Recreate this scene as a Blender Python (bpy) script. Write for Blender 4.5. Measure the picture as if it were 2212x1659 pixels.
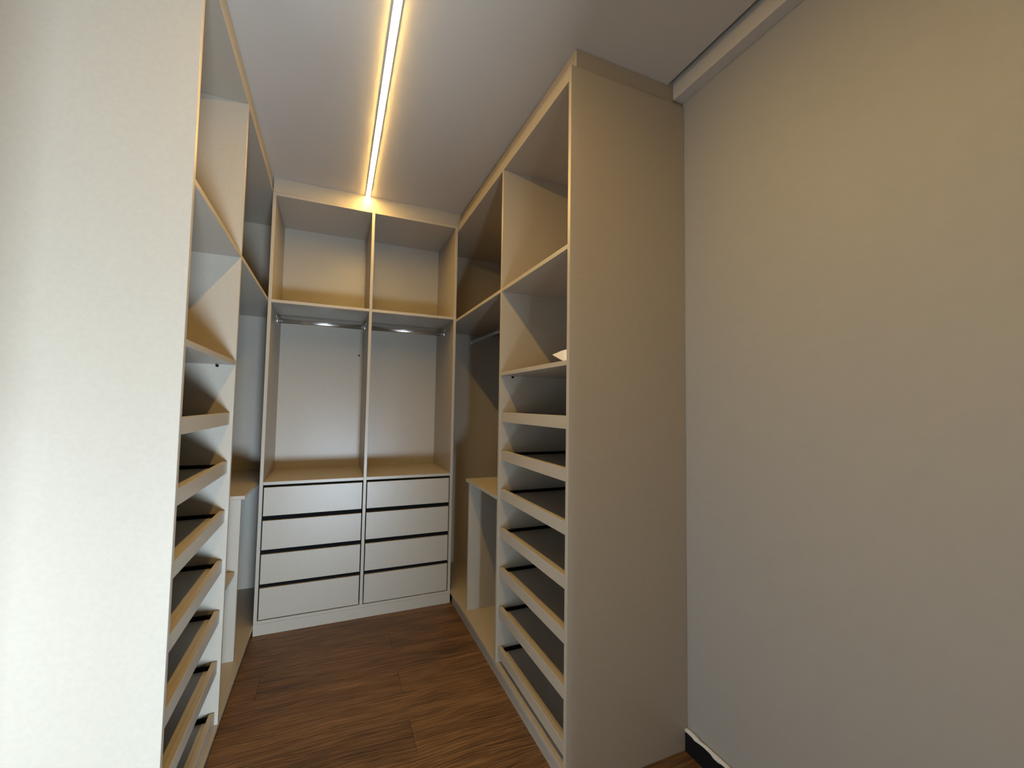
import bpy, bmesh, math, random
from mathutils import Vector, Matrix
for o in list(bpy.data.objects): bpy.data.objects.remove(o)
SC = bpy.context.scene
COL = SC.collection
random.seed(7)

# ------------------------------------------------------------------ camera
YAW, PITCH, ROLL, FPX = -0.4032, 0.0524, 0.0156, 906.76
fwd = Vector((-math.sin(YAW)*math.cos(PITCH), math.cos(YAW)*math.cos(PITCH), math.sin(PITCH)))
rt = Vector((math.cos(YAW), math.sin(YAW), 0.0))
up = rt.cross(fwd)
r2 = math.cos(ROLL)*rt + math.sin(ROLL)*up
u2 = -math.sin(ROLL)*rt + math.cos(ROLL)*up
cd = bpy.data.cameras.new('camera'); cam = bpy.data.objects.new('camera', cd); COL.objects.link(cam)
cd.sensor_fit = 'HORIZONTAL'; cd.sensor_width = 36.0; cd.lens = 36.0*FPX/2212.0
cd.clip_start = 0.02; cd.clip_end = 100
M = Matrix((r2, u2, -fwd)).transposed().to_4x4(); M.translation = Vector((-0.7496, -2.7354, 1.2872))
cam.matrix_world = M
SC.camera = cam

# ------------------------------------------------------------------ world, light, exposure
w = bpy.data.worlds.new('sky'); SC.world = w; w.use_nodes = True
bg = w.node_tree.nodes['Background']; bg.inputs[0].default_value = (0.62, 0.78, 1.0, 1); bg.inputs[1].default_value = 0.5
SC.view_settings.view_transform = 'Standard'
SC.view_settings.look = 'None'
SC.view_settings.gamma = 1.0
SC.view_settings.use_curve_mapping = False
SC.view_settings.exposure = -0.55

def area(name, loc, target, sx, sy, power, col, spread=math.pi):
    l = bpy.data.lights.new(name, 'AREA'); l.shape = 'RECTANGLE'; l.size = sx; l.size_y = sy
    l.energy = power; l.color = col; l.spread = spread
    o = bpy.data.objects.new(name, l); COL.objects.link(o); o.location = loc
    d = Vector(target)-Vector(loc)
    o.rotation_euler = d.to_track_quat('-Z', 'Y').to_euler()
    return o
# daylight entering through the two windows of the room behind the photographer
area('window_daylight', (-0.25, -4.02, 0.24), (-0.25, 0, 0.24), 0.8, 0.40, 390, (0.62, 0.80, 1.0))
area('balcony_daylight', (-1.98, -1.95, 0.65), (0, -1.95, 0.65), 0.8, 1.1, 18, (0.80, 0.90, 1.0))
LED_STRENGTH = 200.0

# ------------------------------------------------------------------ materials
def nt(m):
    m.use_nodes = True
    return m.node_tree.nodes, m.node_tree.links, m.node_tree.nodes['Principled BSDF']
def plain(name, col, rough=0.5, metal=0.0, noise=0.0, nscale=60, bump=0.0, bscale=400, coat=0.0, spec=0.5):
    m = bpy.data.materials.new(name); N, L, b = nt(m)
    b.inputs['Base Color'].default_value = (*col, 1); b.inputs['Roughness'].default_value = rough
    b.inputs['Metallic'].default_value = metal
    b.inputs['Specular IOR Level'].default_value = spec
    if coat: b.inputs['Coat Weight'].default_value = coat; b.inputs['Coat Roughness'].default_value = 0.3
    tc = N.new('ShaderNodeTexCoord')
    if noise:
        n = N.new('ShaderNodeTexNoise'); n.inputs['Scale'].default_value = nscale; n.inputs['Detail'].default_value = 4
        L.new(tc.outputs['Object'], n.inputs['Vector'])
        r = N.new('ShaderNodeValToRGB')
        r.color_ramp.elements[0].position = 0.3; r.color_ramp.elements[1].position = 0.7
        r.color_ramp.elements[0].color = (*[c*(1-noise) for c in col], 1); r.color_ramp.elements[1].color = (*[min(1, c*(1+noise)) for c in col], 1)
        L.new(n.outputs['Fac'], r.inputs['Fac']); L.new(r.outputs['Color'], b.inputs['Base Color'])
    if bump:
        n2 = N.new('ShaderNodeTexNoise'); n2.inputs['Scale'].default_value = bscale; n2.inputs['Detail'].default_value = 3
        L.new(tc.outputs['Object'], n2.inputs['Vector'])
        bp = N.new('ShaderNodeBump'); bp.inputs['Strength'].default_value = bump; bp.inputs['Distance'].default_value = 0.001
        L.new(n2.outputs['Fac'], bp.inputs['Height']); L.new(bp.outputs['Normal'], b.inputs['Normal'])
    return m
MDF = plain('greige_melamine', (0.37, 0.321, 0.252), 0.36, noise=0.025, nscale=90, bump=0.12, bscale=700)
EDGE = plain('greige_edge_band', (0.44, 0.39, 0.32), 0.45)
WALLP = plain('grey_wall_paint', (0.315, 0.298, 0.27), 0.6, noise=0.015, nscale=25, bump=0.15, bscale=350)
CEILP = plain('white_ceiling_paint', (0.48, 0.438, 0.38), 0.8, bump=0.08, bscale=250)
BLACK = plain('matt_black', (0.004, 0.004, 0.0045), 0.8, spec=0.1)
BOXSHADE = plain('shaded_drawer_box', (0.012, 0.012, 0.013), 0.6, spec=0.2)  # drawer box colour, near-black to put shade into the gaps
CHROME = plain('chrome', (0.90, 0.90, 0.91), 0.26, metal=1.0)
SEAL = plain('white_sealant', (0.62, 0.60, 0.56), 0.6, noise=0.06, nscale=30)
SKIRT = plain('black_skirting', (0.005, 0.005, 0.005), 0.7, spec=0.2)
PAPER = plain('cream_card', (0.85, 0.80, 0.68), 0.7)
WHITEF = plain('white_frame', (0.5, 0.5, 0.5), 0.4)
ALU = plain('white_aluminium', (0.75, 0.75, 0.73), 0.4, metal=0.2)
def mk_glass():
    m = bpy.data.materials.new('window_glass'); N, L, b = nt(m)
    b.inputs['Base Color'].default_value = (0.95, 0.98, 1, 1); b.inputs['Roughness'].default_value = 0.02
    b.inputs['Transmission Weight'].default_value = 1.0; b.inputs['IOR'].default_value = 1.45
    return m
GLASS = mk_glass()
def mk_led():
    m = bpy.data.materials.new('led_diffuser'); N, L, b = nt(m)
    b.inputs['Base Color'].default_value = (0.9, 0.85, 0.7, 1)
    b.inputs['Emission Color'].default_value = (1.0, 0.63, 0.175, 1); b.inputs['Emission Strength'].default_value = LED_STRENGTH
    return m
LED = mk_led()
def mk_wood():
    m = bpy.data.materials.new('oak_vinyl_plank'); N, L, b = nt(m)
    tc = N.new('ShaderNodeTexCoord'); oi = N.new('ShaderNodeObjectInfo')
    rv = N.new('ShaderNodeMath'); rv.operation = 'MULTIPLY'; rv.inputs[1].default_value = 37.0
    L.new(oi.outputs['Random'], rv.inputs[0])
    cmb = N.new('ShaderNodeCombineXYZ')
    for i in range(3): L.new(rv.outputs[0], cmb.inputs[i])
    add = N.new('ShaderNodeVectorMath'); add.operation = 'ADD'
    L.new(tc.outputs['Object'], add.inputs[0]); L.new(cmb.outputs[0], add.inputs[1])
    wn = N.new('ShaderNodeTexNoise'); wn.inputs['Scale'].default_value = 1.0; wn.inputs['Detail'].default_value = 2
    wm = N.new('ShaderNodeMapping'); wm.inputs['Scale'].default_value = (3.0, 7.0, 1.0)
    L.new(add.outputs[0], wm.inputs['Vector']); L.new(wm.outputs[0], wn.inputs['Vector'])
    ws = N.new('ShaderNodeMath'); ws.operation = 'MULTIPLY'; ws.inputs[1].default_value = 0.045; L.new(wn.outputs['Fac'], ws.inputs[0])
    wc = N.new('ShaderNodeCombineXYZ'); L.new(ws.outputs[0], wc.inputs[1])
    warp = N.new('ShaderNodeVectorMath'); warp.operation = 'ADD'; L.new(add.outputs[0], warp.inputs[0]); L.new(wc.outputs[0], warp.inputs[1])
    def mapping(s):
        mp = N.new('ShaderNodeMapping'); mp.inputs['Scale'].default_value = s
        L.new(warp.outputs[0], mp.inputs['Vector']); return mp
    # long grain streaks
    g = N.new('ShaderNodeTexNoise'); g.inputs['Scale'].default_value = 1.0; g.inputs['Detail'].default_value = 7; g.inputs['Roughness'].default_value = 0.65
    L.new(mapping((6.0, 85.0, 10.0)).outputs[0], g.inputs['Vector'])
    # broad tonal clouds, stretched
    c = N.new('ShaderNodeTexNoise'); c.inputs['Scale'].default_value = 1.0; c.inputs['Detail'].default_value = 3
    L.new(mapping((2.4, 12.0, 5.0)).outputs[0], c.inputs['Vector'])
    # cathedral figure
    wv = N.new('ShaderNodeTexWave'); wv.wave_type = 'RINGS'; wv.rings_direction = 'Z'; wv.inputs['Scale'].default_value = 1.0
    wv.inputs['Distortion'].default_value = 9.0; wv.inputs['Detail'].default_value = 3; wv.inputs['Detail Scale'].default_value = 1.2
    L.new(mapping((2.2, 22.0, 1.0)).outputs[0], wv.inputs['Vector'])
    mx = N.new('ShaderNodeMath'); mx.operation = 'MULTIPLY'; mx.inputs[1].default_value = 0.62; L.new(g.outputs['Fac'], mx.inputs[0])
    mc = N.new('ShaderNodeMath'); mc.operation = 'MULTIPLY_ADD'; mc.inputs[1].default_value = 0.34; L.new(c.outputs['Fac'], mc.inputs[0]); L.new(mx.outputs[0], mc.inputs[2])
    mw = N.new('ShaderNodeMath'); mw.operation = 'MULTIPLY_ADD'; mw.inputs[1].default_value = 0.13; L.new(wv.outputs['Fac'], mw.inputs[0]); L.new(mc.outputs[0], mw.inputs[2])
    ro = N.new('ShaderNodeMath'); ro.operation = 'MULTIPLY_ADD'; ro.inputs[1].default_value = 0.09; L.new(oi.outputs['Random'], ro.inputs[0]); L.new(mw.outputs[0], ro.inputs[2])
    rp = N.new('ShaderNodeValToRGB'); e = rp.color_ramp.elements
    e[0].position = 0.40; e[0].color = (0.036, 0.0155, 0.0055, 1)
    e[1].position = 0.78; e[1].color = (0.24, 0.125, 0.050, 1)
    k = rp.color_ramp.elements.new(0.57); k.color = (0.115, 0.055, 0.019, 1)
    L.new(ro.outputs[0], rp.inputs['Fac']); L.new(rp.outputs['Color'], b.inputs['Base Color'])
    b.inputs['Roughness'].default_value = 0.48
    bp = N.new('ShaderNodeBump'); bp.inputs['Strength'].default_value = 0.15; bp.inputs['Distance'].default_value = 0.001
    L.new(g.outputs['Fac'], bp.inputs['Height']); L.new(bp.outputs['Normal'], b.inputs['Normal'])
    return m
WOOD = mk_wood()

# ------------------------------------------------------------------ builders
def link(name, me, mat, parent=None):
    o = bpy.data.objects.new(name, me); COL.objects.link(o)
    if mat and not me.materials: me.materials.append(mat)
    if parent is not None: o.parent = parent
    return o
def bm_box(bm, x0, x1, y0, y1, z0, z1):
    x0, x1 = sorted((x0, x1)); y0, y1 = sorted((y0, y1)); z0, z1 = sorted((z0, z1))
    v = [bm.verts.new(p) for p in ((x0,y0,z0),(x1,y0,z0),(x1,y1,z0),(x0,y1,z0),(x0,y0,z1),(x1,y0,z1),(x1,y1,z1),(x0,y1,z1))]
    for f in ((0,3,2,1),(4,5,6,7),(0,1,5,4),(1,2,6,5),(2,3,7,6),(3,0,4,7)): bm.faces.new([v[i] for i in f])
def finish(bm, bevel=0.0, seg=1):
    if bevel:
        bmesh.ops.bevel(bm, geom=bm.edges[:], offset=bevel, offset_type='OFFSET', segments=seg, profile=0.7, affect='EDGES', clamp_overlap=True)
    me = bpy.data.meshes.new('mesh'); bm.to_mesh(me); bm.free(); return me
def box(name, b, mat, parent=None, bevel=0.0008):
    """one board; b = (x0,x1,y0,y1,z0,z1) in world metres"""
    bm = bmesh.new(); bm_box(bm, *b)
    me = finish(bm, bevel); me.name = name
    return link(name, me, mat, parent)
def boxes(name, bs, mat, parent=None, bevel=0.0):
    bm = bmesh.new()
    for b in bs: bm_box(bm, *b)
    me = finish(bm, bevel); me.name = name
    return link(name, me, mat, parent)
def empty(name, loc, label=None, cat=None, group=None):
    o = bpy.data.objects.new(name, None); COL.objects.link(o); o.location = loc; o.empty_display_size = 0.1
    if label: o['label'] = label
    if cat: o['category'] = cat
    if group: o['group'] = group
    return o
def settle(root):
    """geometry is written in world metres: cancel the empty's own offset on its children"""
    inv = Matrix.Translation(-Vector(root.location))
    for c in [o for o in bpy.data.objects if o.parent == root]: c.matrix_parent_inverse = inv
def struct(o, label=None):
    o['kind'] = 'structure'
    if label: o['label'] = label
    return o

# ------------------------------------------------------------------ dimensions (metres; x across, y into the closet, z up)
H = 2.60
T = 0.0175
XL, XR = -1.1093, 0.0            # front planes of the left and right runs
XW = 0.5338                      # right wall
XWL = -1.655                     # closet's left wall
YW = 0.585                       # closet's back wall
XB, YR = -2.05, -4.10            # far side and rear of the room behind

# ------------------------------------------------------------------ setting
fl = struct(box('floor', (XB-.1, XW+.1, YR-.1, YW+.1, -0.10, -0.006), WOOD, None, 0), 'brown oak plank floor of the closet')
pw, pl = 0.178, 1.22
bmp = bmesh.new(); bm_box(bmp, 0.0004, pl-0.0004, 0.0004, pw-0.0004, -0.006, 0.0)
plank_me = finish(bmp, 0.0006); plank_me.name = 'plank'; plank_me.materials.append(WOOD)
for k in range(-5, 26):
    y1 = -0.225 - pw*k; y0 = y1-pw
    if y0 < YR: continue
    if y1 > YW: continue
    off = -0.415 if k % 2 == 0 else -0.415 + (0.62 if k % 4 == 1 else 0.47)
    n0 = math.ceil((XB-off)/pl)-1
    for n in range(n0, 6):
        a = off+n*pl; b_ = a+pl
        if b_ <= XB+.01 or a >= XW-.01: continue
        if a >= XB and b_ <= XW:
            o = link('plank', plank_me, None, fl); o.location = (a, y0, 0)
        else:
            a2, b2 = max(a, XB), min(b_, XW)
            bm = bmesh.new(); bm_box(bm, 0.0004, b2-a2-0.0004, 0.0004, pw-0.0004, -0.006, 0.0)
            me = finish(bm, 0.0006); me.name = 'plank'
            o = link('plank', me, WOOD, fl); o.location = (a2, y0, 0)

struct(box('wall_right', (XW, XW+.10, YR-.1, YW+.1, 0, 2.75), WALLP, None, 0), 'grey painted wall right of the closet')
struct(box('wall_back', (XWL-.1, XW, YW, YW+.1, 0, 2.75), WALLP, None, 0), 'grey wall behind the drawer wardrobe')
struct(box('wall_left', (XWL-.1, XWL, -1.40, YW, 0, 2.75), WALLP, None, 0), 'grey wall behind the left wardrobe')
struct(box('wall_partition', (XB-.1, XWL-.1, -1.40, -1.30, 0, 2.75), WALLP, None, 0), 'grey wall beside the closet entrance')
struct(box('wall_daylight_blocker', (-0.395, XW, -3.20, -3.08, 0, 2.75), WALLP, None, 0), 'unseen grey wall stub added to block daylight from the right side')  # added stub behind the camera, blocks low daylight towards the right run
struct(boxes('wall_rear', [(XB,-0.75,YR-.1,YR,0,2.75),(0.25,XW,YR-.1,YR,0,2.75),(-0.75,0.25,YR-.1,YR,0.70,2.75)], WALLP), 'grey rear wall with a low window')
struct(boxes('wall_side', [(XB-.1,XB,YR-.1,-2.40,0,2.75),(XB-.1,XB,-1.50,-1.40,0,2.75),(XB-.1,XB,-2.40,-1.50,1.25,2.75)], WALLP), 'grey side wall with a glazed balcony door')
def glazing(name, along, p, a, b_, c, d, label):
    """two-leaf frame in a wall opening; along = 'x' or 'y', p = plane position"""
    f = .05
    R = (lambda u0,u1,z0,z1,t: (u0,u1,p-t,p+t,z0,z1)) if along == 'x' else (lambda u0,u1,z0,z1,t: (p-t,p+t,u0,u1,z0,z1))
    m = (a+b_)/2
    wf = struct(boxes(name, [R(a,a+f,c,d,.03),R(b_-f,b_,c,d,.03),R(a+f,b_-f,c,c+f,.03),R(a+f,b_-f,d-f,d,.03),R(m-.02,m+.02,c+f,d-f,.03)], WHITEF), label)
    box('pane', R(a+f,m-.02,c+f,d-f,.004), GLASS, wf, 0)
    box('pane', R(m+.02,b_-f,c+f,d-f,.004), GLASS, wf, 0)
glazing('window_1', 'x', YR-.05, -0.75, 0.25, 0.0, 0.70, 'low white framed window of the room behind')
glazing('window_2', 'y', XB-.05, -2.40, -1.50, 0.0, 1.25, 'white framed balcony door of the room behind')
dl = struct(box('daylight_blocker_leaf', (-1.245, -1.205, -2.90, -2.06, 0.008, 2.10), WHITEF, None, .002), 'white leaf added out of view to shade the right wall')  # added, unseen leaf: keeps side daylight off the near right wall
boxes('blocker_leaf_handle', [(-1.205, -1.165, -2.135, -2.120, 1.00, 1.015), (-1.180, -1.165, -2.24, -2.135, 1.00, 1.015)], CHROME, dl, 0)
XG = 0.457                       # the lowered ceiling stops short of the wall: a shadow gap
struct(boxes('ceiling', [(XB-.1, XG, YR-.1, YW+.1, H, H+.03), (XG, XW+.1, -1.467, YW+.1, H, H+.03), (XB-.1, XW+.1, YR-.1, YW+.1, 2.75, 2.80)], CEILP), 'white painted ceiling')
struct(box('trim_1', (0.4847, XW, YR, -1.468, 2.5413, 2.75), CEILP, None, 0.001), 'square cornice beam along the top of the right wall')
bb = struct(box('baseboard_right', (XW-.016, XW, YR, -1.4805, 0.0, 0.072), SKIRT, None, 0.001), 'black baseboard along the right wall')
# hand-run bead of sealant on the baseboard's top edge
bm = bmesh.new(); rings = []
ny = 160
for i in range(ny+1):
    y = -1.4805 + (YR+1.4805)*i/ny
    s = 0.0085 + 0.0016*math.sin(i*0.9)+0.0010*math.sin(i*2.3+1)
    cx, cz = XW-.009+0.0015*math.sin(i*1.3), 0.0745
    ring = []
    for j in range(8):
        a = 2*math.pi*j/8
        ring.append(bm.verts.new((min(cx+s*math.cos(a), XW-.0002), y, max(cz+0.85*s*math.sin(a), .066))))
    rings.append(ring)
for a, b_ in zip(rings, rings[1:]):
    for j in range(8): bm.faces.new((a[j], a[(j+1)%8], b_[(j+1)%8], b_[j]))
bm.faces.new(rings[0][::-1]); bm.faces.new(rings[-1])
me = finish(bm); me.name = 'sealant_bead'
for p in me.polygons: p.use_smooth = True
so = link('sealant_bead', me, SEAL, bb); so['label'] = 'uneven white sealant bead'

# ------------------------------------------------------------------ LED profile
led = empty('linear_ceiling_light', (-0.588, -0.4, H), 'glowing warm LED strip light running along the white ceiling', 'ceiling light')
def skewbar(name, w0, z0, z1, mat):
    bm = bmesh.new()
    ya, yb = 0.010, -3.00
    xa, xb = -0.588, -0.588+(-0.5986+0.588)*(3.01/1.398)
    v = []
    for z in (z0, z1):
        for (x, y) in ((xa-w0/2, ya), (xa+w0/2, ya), (xb+w0/2, yb), (xb-w0/2, yb)): v.append(bm.verts.new((x, y, z)))
    for f in ((0,1,2,3),(7,6,5,4),(1,0,4,5),(2,1,5,6),(3,2,6,7),(0,3,7,4)): bm.faces.new([v[i] for i in f])
    bmesh.ops.recalc_face_normals(bm, faces=bm.faces[:])
    me = finish(bm); me.name = name
    return link(name, me, mat, led)
skewbar('housing', 0.026, H-.008, H, ALU)
skewbar('diffuser', 0.022, H-.0105, H-.008, LED)
settle(led)

# ------------------------------------------------------------------ rods
def tube(name, p0, p1, ry, rz, mat, parent, n=20):
    """oval closet tube along x or y from p0 to p1"""
    p0, p1 = Vector(p0), Vector(p1); d = (p1-p0).normalized(); s = d.cross(Vector((0, 0, 1))).normalized()
    bm = bmesh.new(); R = []
    for p in (p0, p1):
        R.append([bm.verts.new(p+s*ry*math.cos(2*math.pi*j/n)+Vector((0, 0, rz*math.sin(2*math.pi*j/n)))) for j in range(n)])
    for j in range(n): bm.faces.new((R[0][j], R[0][(j+1)%n], R[1][(j+1)%n], R[1][j]))
    bm.faces.new(R[0][::-1]); bm.faces.new(R[1])
    bmesh.ops.recalc_face_normals(bm, faces=bm.faces[:])
    me = finish(bm); me.name = name
    for p in me.polygons: p.use_smooth = len(p.vertices) == 4
    return link(name, me, mat, parent)
def rod(p0, p1, parent):
    """hanging rail: oval tube, two end sockets with a screw tab above"""
    p0, p1 = Vector(p0), Vector(p1); d = (p1-p0).normalized()
    r = tube('hanging_rail', p0+d*.004, p1-d*.004, .010, .0165, CHROME, parent)
    for p, q in ((p0, d), (p1, -d)):
        s = tube('rail_socket', p, p+q*.014, .012, .020, CHROME, r)
        s.matrix_parent_inverse = Matrix.Identity(4)
        c = p+Vector((0, 0, .026)); a, b_ = c, c+q*.004
        t = tube('rail_socket_tab', a, b_, .008, .012, CHROME, r)
    return r

# ------------------------------------------------------------------ back wardrobe with drawers
X0, X1, XC = XL+.0005, -.0005, -0.550
Y1 = 0.4972
bw = empty('wardrobe', (XC, .25, 0), 'greige wardrobe across the back with eight drawers and two hanging bays', 'wardrobe', 'open closet wardrobes')
ZT = 2.5082
box('side_panel', (X0, X0+T, 0, Y1+.01, .061, ZT-T), MDF, bw)
box('side_panel', (X1-T, X1, 0, Y1+.01, .061, ZT-T), MDF, bw)
box('top_panel', (X0, X1, 0, Y1+.01, ZT-T, ZT), MDF, bw)
box('top_fascia', (X0, .0278, .0125, .030, ZT, H-.0005), MDF, bw)
box('divider', (XC-T/2, XC+T/2, 0, Y1, .0785, ZT-T), MDF, bw)
box('bottom_panel', (X0+T, X1-T, 0, Y1, .061, .0785), MDF, bw)
box('plinth', (X0, X1, -.0015, .018, 0, .061), MDF, bw)
bays = ((X0+T, XC-T/2), (XC+T/2, X1-T))
zm, zc = 1.8793, 0.8385
for (a, b_) in bays:
    bp = box('back_panel', (a, b_, Y1, Y1+.009, .0785, ZT-T), MDF, bw, 0)
    box('shelf', (a, b_, .0005, Y1, zm-T, zm), MDF, bw)
    box('counter_shelf', (a, b_, .0005, Y1, zc-T, zc), MDF, bw)
    rod((a, .235, 1.800), (b_, .235, 1.800), bw)
tube('screw_cap', (-.583, Y1-.0015, 1.636), (-.583, Y1, 1.636), .006, .006, BLACK, bw, 10)
dz = [(.8075, .6484), (.6225, .4616), (.4365, .2750), (.2530, .0825)]
for (a, b_) in bays:
    g = .0055
    for i, (zt, zb) in enumerate(dz):
        d = box('drawer', (a+g, b_-g, .0008, .0188, zb, zt), MDF, bw, 0.0012)
        boxes('drawer_box', [(a+.012, a+.026, .0188, .45, zb+.012, zt-.055), (b_-.026, b_-.012, .0188, .45, zb+.012, zt-.055), (a+.026, b_-.026, .0188, .45, zb+.012, zb+.020),
              (a+.026, b_-.026, .438, .45, zb+.020, zt-.055)], BOXSHADE, d)
        ztop = dz[i-1][1]+.008 if i else zc-T-.0002
        box('gap_shade_strip', (a+.0006, b_-.0006, .0200, .0230, zt-.012, ztop), BLACK, d, 0)  # black strip behind the gap stands in for the shade of the interior
    box('gap_shade_sheet', (a+.0002, a+.0010, .021, .46, .0800, zc-T-.001), BLACK, bw, 0)  # black sheets on the bay sides paint the shade in the side gaps
    box('gap_shade_sheet', (b_-.0010, b_-.0002, .021, .46, .0800, zc-T-.001), BLACK, bw, 0)
settle(bw)

# ------------------------------------------------------------------ side wardrobes
def shoe_tray(parent, s, xf, y0, y1, zt, depth):
    """pull-out shoe tray; s=+1 opens towards -x (right run), -1 mirrored. xf = outer face of the front rail"""
    h = .047
    base = box('shoe_tray', (xf+s*.018, xf+s*depth, y0+.014, y1-.014, zt-.036, zt-.024), MDF, parent)
    box('front_rail', (xf, xf+s*.018, y0+.004, y1-.004, zt-h, zt), MDF, base, .0012)
    for ya in (y0+.0008, y1-.0128):
        box('runner', (xf+s*.020, xf+s*(depth-.02), ya, ya+.012, zt-.046, zt-.012), BLACK, base, 0)
    for ya, yb in ((y0+.0135, y0+.014), (y1-.014, y1-.0135)):
        pass
    return base

# right run
rw = empty('wardrobe', (.27, -.5, 0), 'greige wardrobe along the right wall with shoe trays beside its end panel', 'wardrobe', 'open closet wardrobes')
ye, yd, yf = -1.4788, -0.8316, 0.4699
zb, zo, zt_ = 0.078, 2.4702, 2.5204
XI = XW-.012
box('end_panel', (0, XW-.0006, ye, ye+T, 0, zt_), MDF, rw)
box('divider', (0, XI, yd, yd+T, zb, zo), MDF, rw)
box('side_panel', (0.0008, XI, yf, yf+T, zb, zo), MDF, rw)
box('back_panel', (XI, XI+.009, ye+T, yf, zb, zo), MDF, rw, 0)
box('top_panel', (.018, XI, ye+T, yf+T, zo, zo+T), MDF, rw)
box('top_rail', (0.0002, .018, ye+T, -.0005, zo, zt_), MDF, rw)
box('top_rail_return', (0.0008, .018, .0, yf+T, zo, ZT-T), MDF, rw)
box('top_fascia', (.028, .0455, ye+.0295, .030, zt_, H-.0005), MDF, rw)
box('top_fascia_return', (.028, XW-.0006, ye+.012, ye+.0295, zt_, H-.0005), MDF, rw)
box('bottom_panel', (0, XI, ye+T, yf, zb-T, zb), MDF, rw)
box('plinth', (.012, .030, ye+T, -.0025, 0, zb-T), MDF, rw)
box('shelf', (.0004, XI, ye+T, yd, 1.8671-T, 1.8671), MDF, rw)
box('shelf', (.0004, XI, yd+T, yf, 1.8671-T, 1.8671), MDF, rw)
sh = box('shelf', (.0004, XI, ye+T, yd, 1.4512-T, 1.4512), MDF, rw)
tube('shelf_pin', (.064, yd-.010, 1.4290), (.064, yd, 1.4290), .005, .005, BLACK, sh, 8)
tube('shelf_pin', (.44, yd-.010, 1.4290), (.44, yd, 1.4290), .005, .005, BLACK, sh, 8)
for i in range(7):
    shoe_tray(rw, 1, .011, ye+T, yd, 1.2559-.1842*i, .49)
box('desk_top', (.004, XI, -.8141, -.2822, .8474-T, .8474), MDF, rw)
box('desk_leg_panel', (.0233, XI, -.300, -.2822, zb, .8474-T), MDF, rw)
rod((.257, yf, 1.790), (.257, yd+T, 1.790), rw)
settle(rw)

# left run
lw = empty('wardrobe', (XL-.27, -.4, 0), 'pale greige wardrobe along the left wall with shoe trays behind a bright end panel', 'wardrobe', 'open closet wardrobes')
le, ld, lf = -1.4039, -0.7682, 0.5562
zb, zo = 0.056, 2.5127
LI = XWL+.012
box('end_panel', (XL, XWL+.0006, le, le+T, 0, zo+T), MDF, lw)
box('divider', (XL, LI, ld, ld+T, zb, zo), MDF, lw)
box('side_panel', (XL-.0008, LI, lf, lf+T, zb, zo), MDF, lw)
box('back_panel', (LI, LI-.009, le+T, lf, zb, zo), MDF, lw, 0)
box('top_panel', (XL-.0008, LI, le+T, lf+T, zo, zo+T), MDF, lw)
box('top_fascia', (XL-.004, XL-.0215, le, .0115, zo+T, H-.0005), MDF, lw)
box('bottom_panel', (XL, LI, le+T, -.0025, zb-T, zb), MDF, lw)
box('bottom_panel', (XL-.0008, LI, -.0025, lf, zb-T, zb), MDF, lw)
box('plinth', (XL-.020, XL-.038, le+T, -.0025, 0, zb-T), MDF, lw)
box('shelf', (XL-.0004, LI, le+T, ld, 1.8862-T, 1.8862), MDF, lw)
box('shelf', (XL-.0010, LI, ld+T, lf, 1.8862-T, 1.8862), MDF, lw)
sh = box('shelf', (XL-.0004, LI, le+T, ld, 1.4503-T, 1.4503), MDF, lw)
tube('shelf_pin', (-1.170, ld-.010, 1.4270), (-1.170, ld, 1.4270), .005, .005, BLACK, sh, 8)
tube('shelf_pin', (-1.57, ld-.010, 1.4270), (-1.57, ld, 1.4270), .005, .005, BLACK, sh, 8)
for i in range(7):
    shoe_tray(lw, -1, XL-.011, le+T, ld, 1.2435-.1897*i, .49)
box('desk_top', (XL-.015, LI, -.330, lf, .832-T, .832), MDF, lw)
box('desk_leg_panel', (XL-.030, LI, -.3295, -.312, zb, .832-T), MDF, lw)
box('niche_shelf', (XL-.042, LI, ld+T, -.330, .476-T, .476), MDF, lw)
settle(lw)

# ------------------------------------------------------------------ folded card left on the right shelf
bm = bmesh.new()
z0 = 1.4514
pts = [(.010, -1.452), (.010, -1.425), (.024, -1.380), (.052, -1.300), (.082, -1.210)]
hts = [.040, .040, .043, .047, .052]; bot = [0, 0, .010, .028, .049]
outer, inner = [], []
for (x, y), h, b0 in zip(pts, hts, bot):
    outer.append((bm.verts.new((x, y, z0+b0)), bm.verts.new((x, y, z0+h))))
    inner.append((bm.verts.new((x+.0015, y-.0006, z0+b0)), bm.verts.new((x+.0015, y-.0006, z0+h))))
for i in range(len(pts)-1):
    bm.faces.new((outer[i][0], outer[i][1], outer[i+1][1], outer[i+1][0]))
    bm.faces.new((inner[i][0], inner[i+1][0], inner[i+1][1], inner[i][1]))
    bm.faces.new((outer[i][1], inner[i][1], inner[i+1][1], outer[i+1][1]))
    bm.faces.new((outer[i][0], outer[i+1][0], inner[i+1][0], inner[i][0]))
for i in (0, -1): bm.faces.new((outer[i][0], inner[i][0], inner[i][1], outer[i][1]))
bmesh.ops.recalc_face_normals(bm, faces=bm.faces[:])
me = finish(bm); me.name = 'folded_card'
card = link('folded_card', me, PAPER)
card['label'] = 'small cream folded card lying on the right shelf above the shoe trays'; card['category'] = 'card'
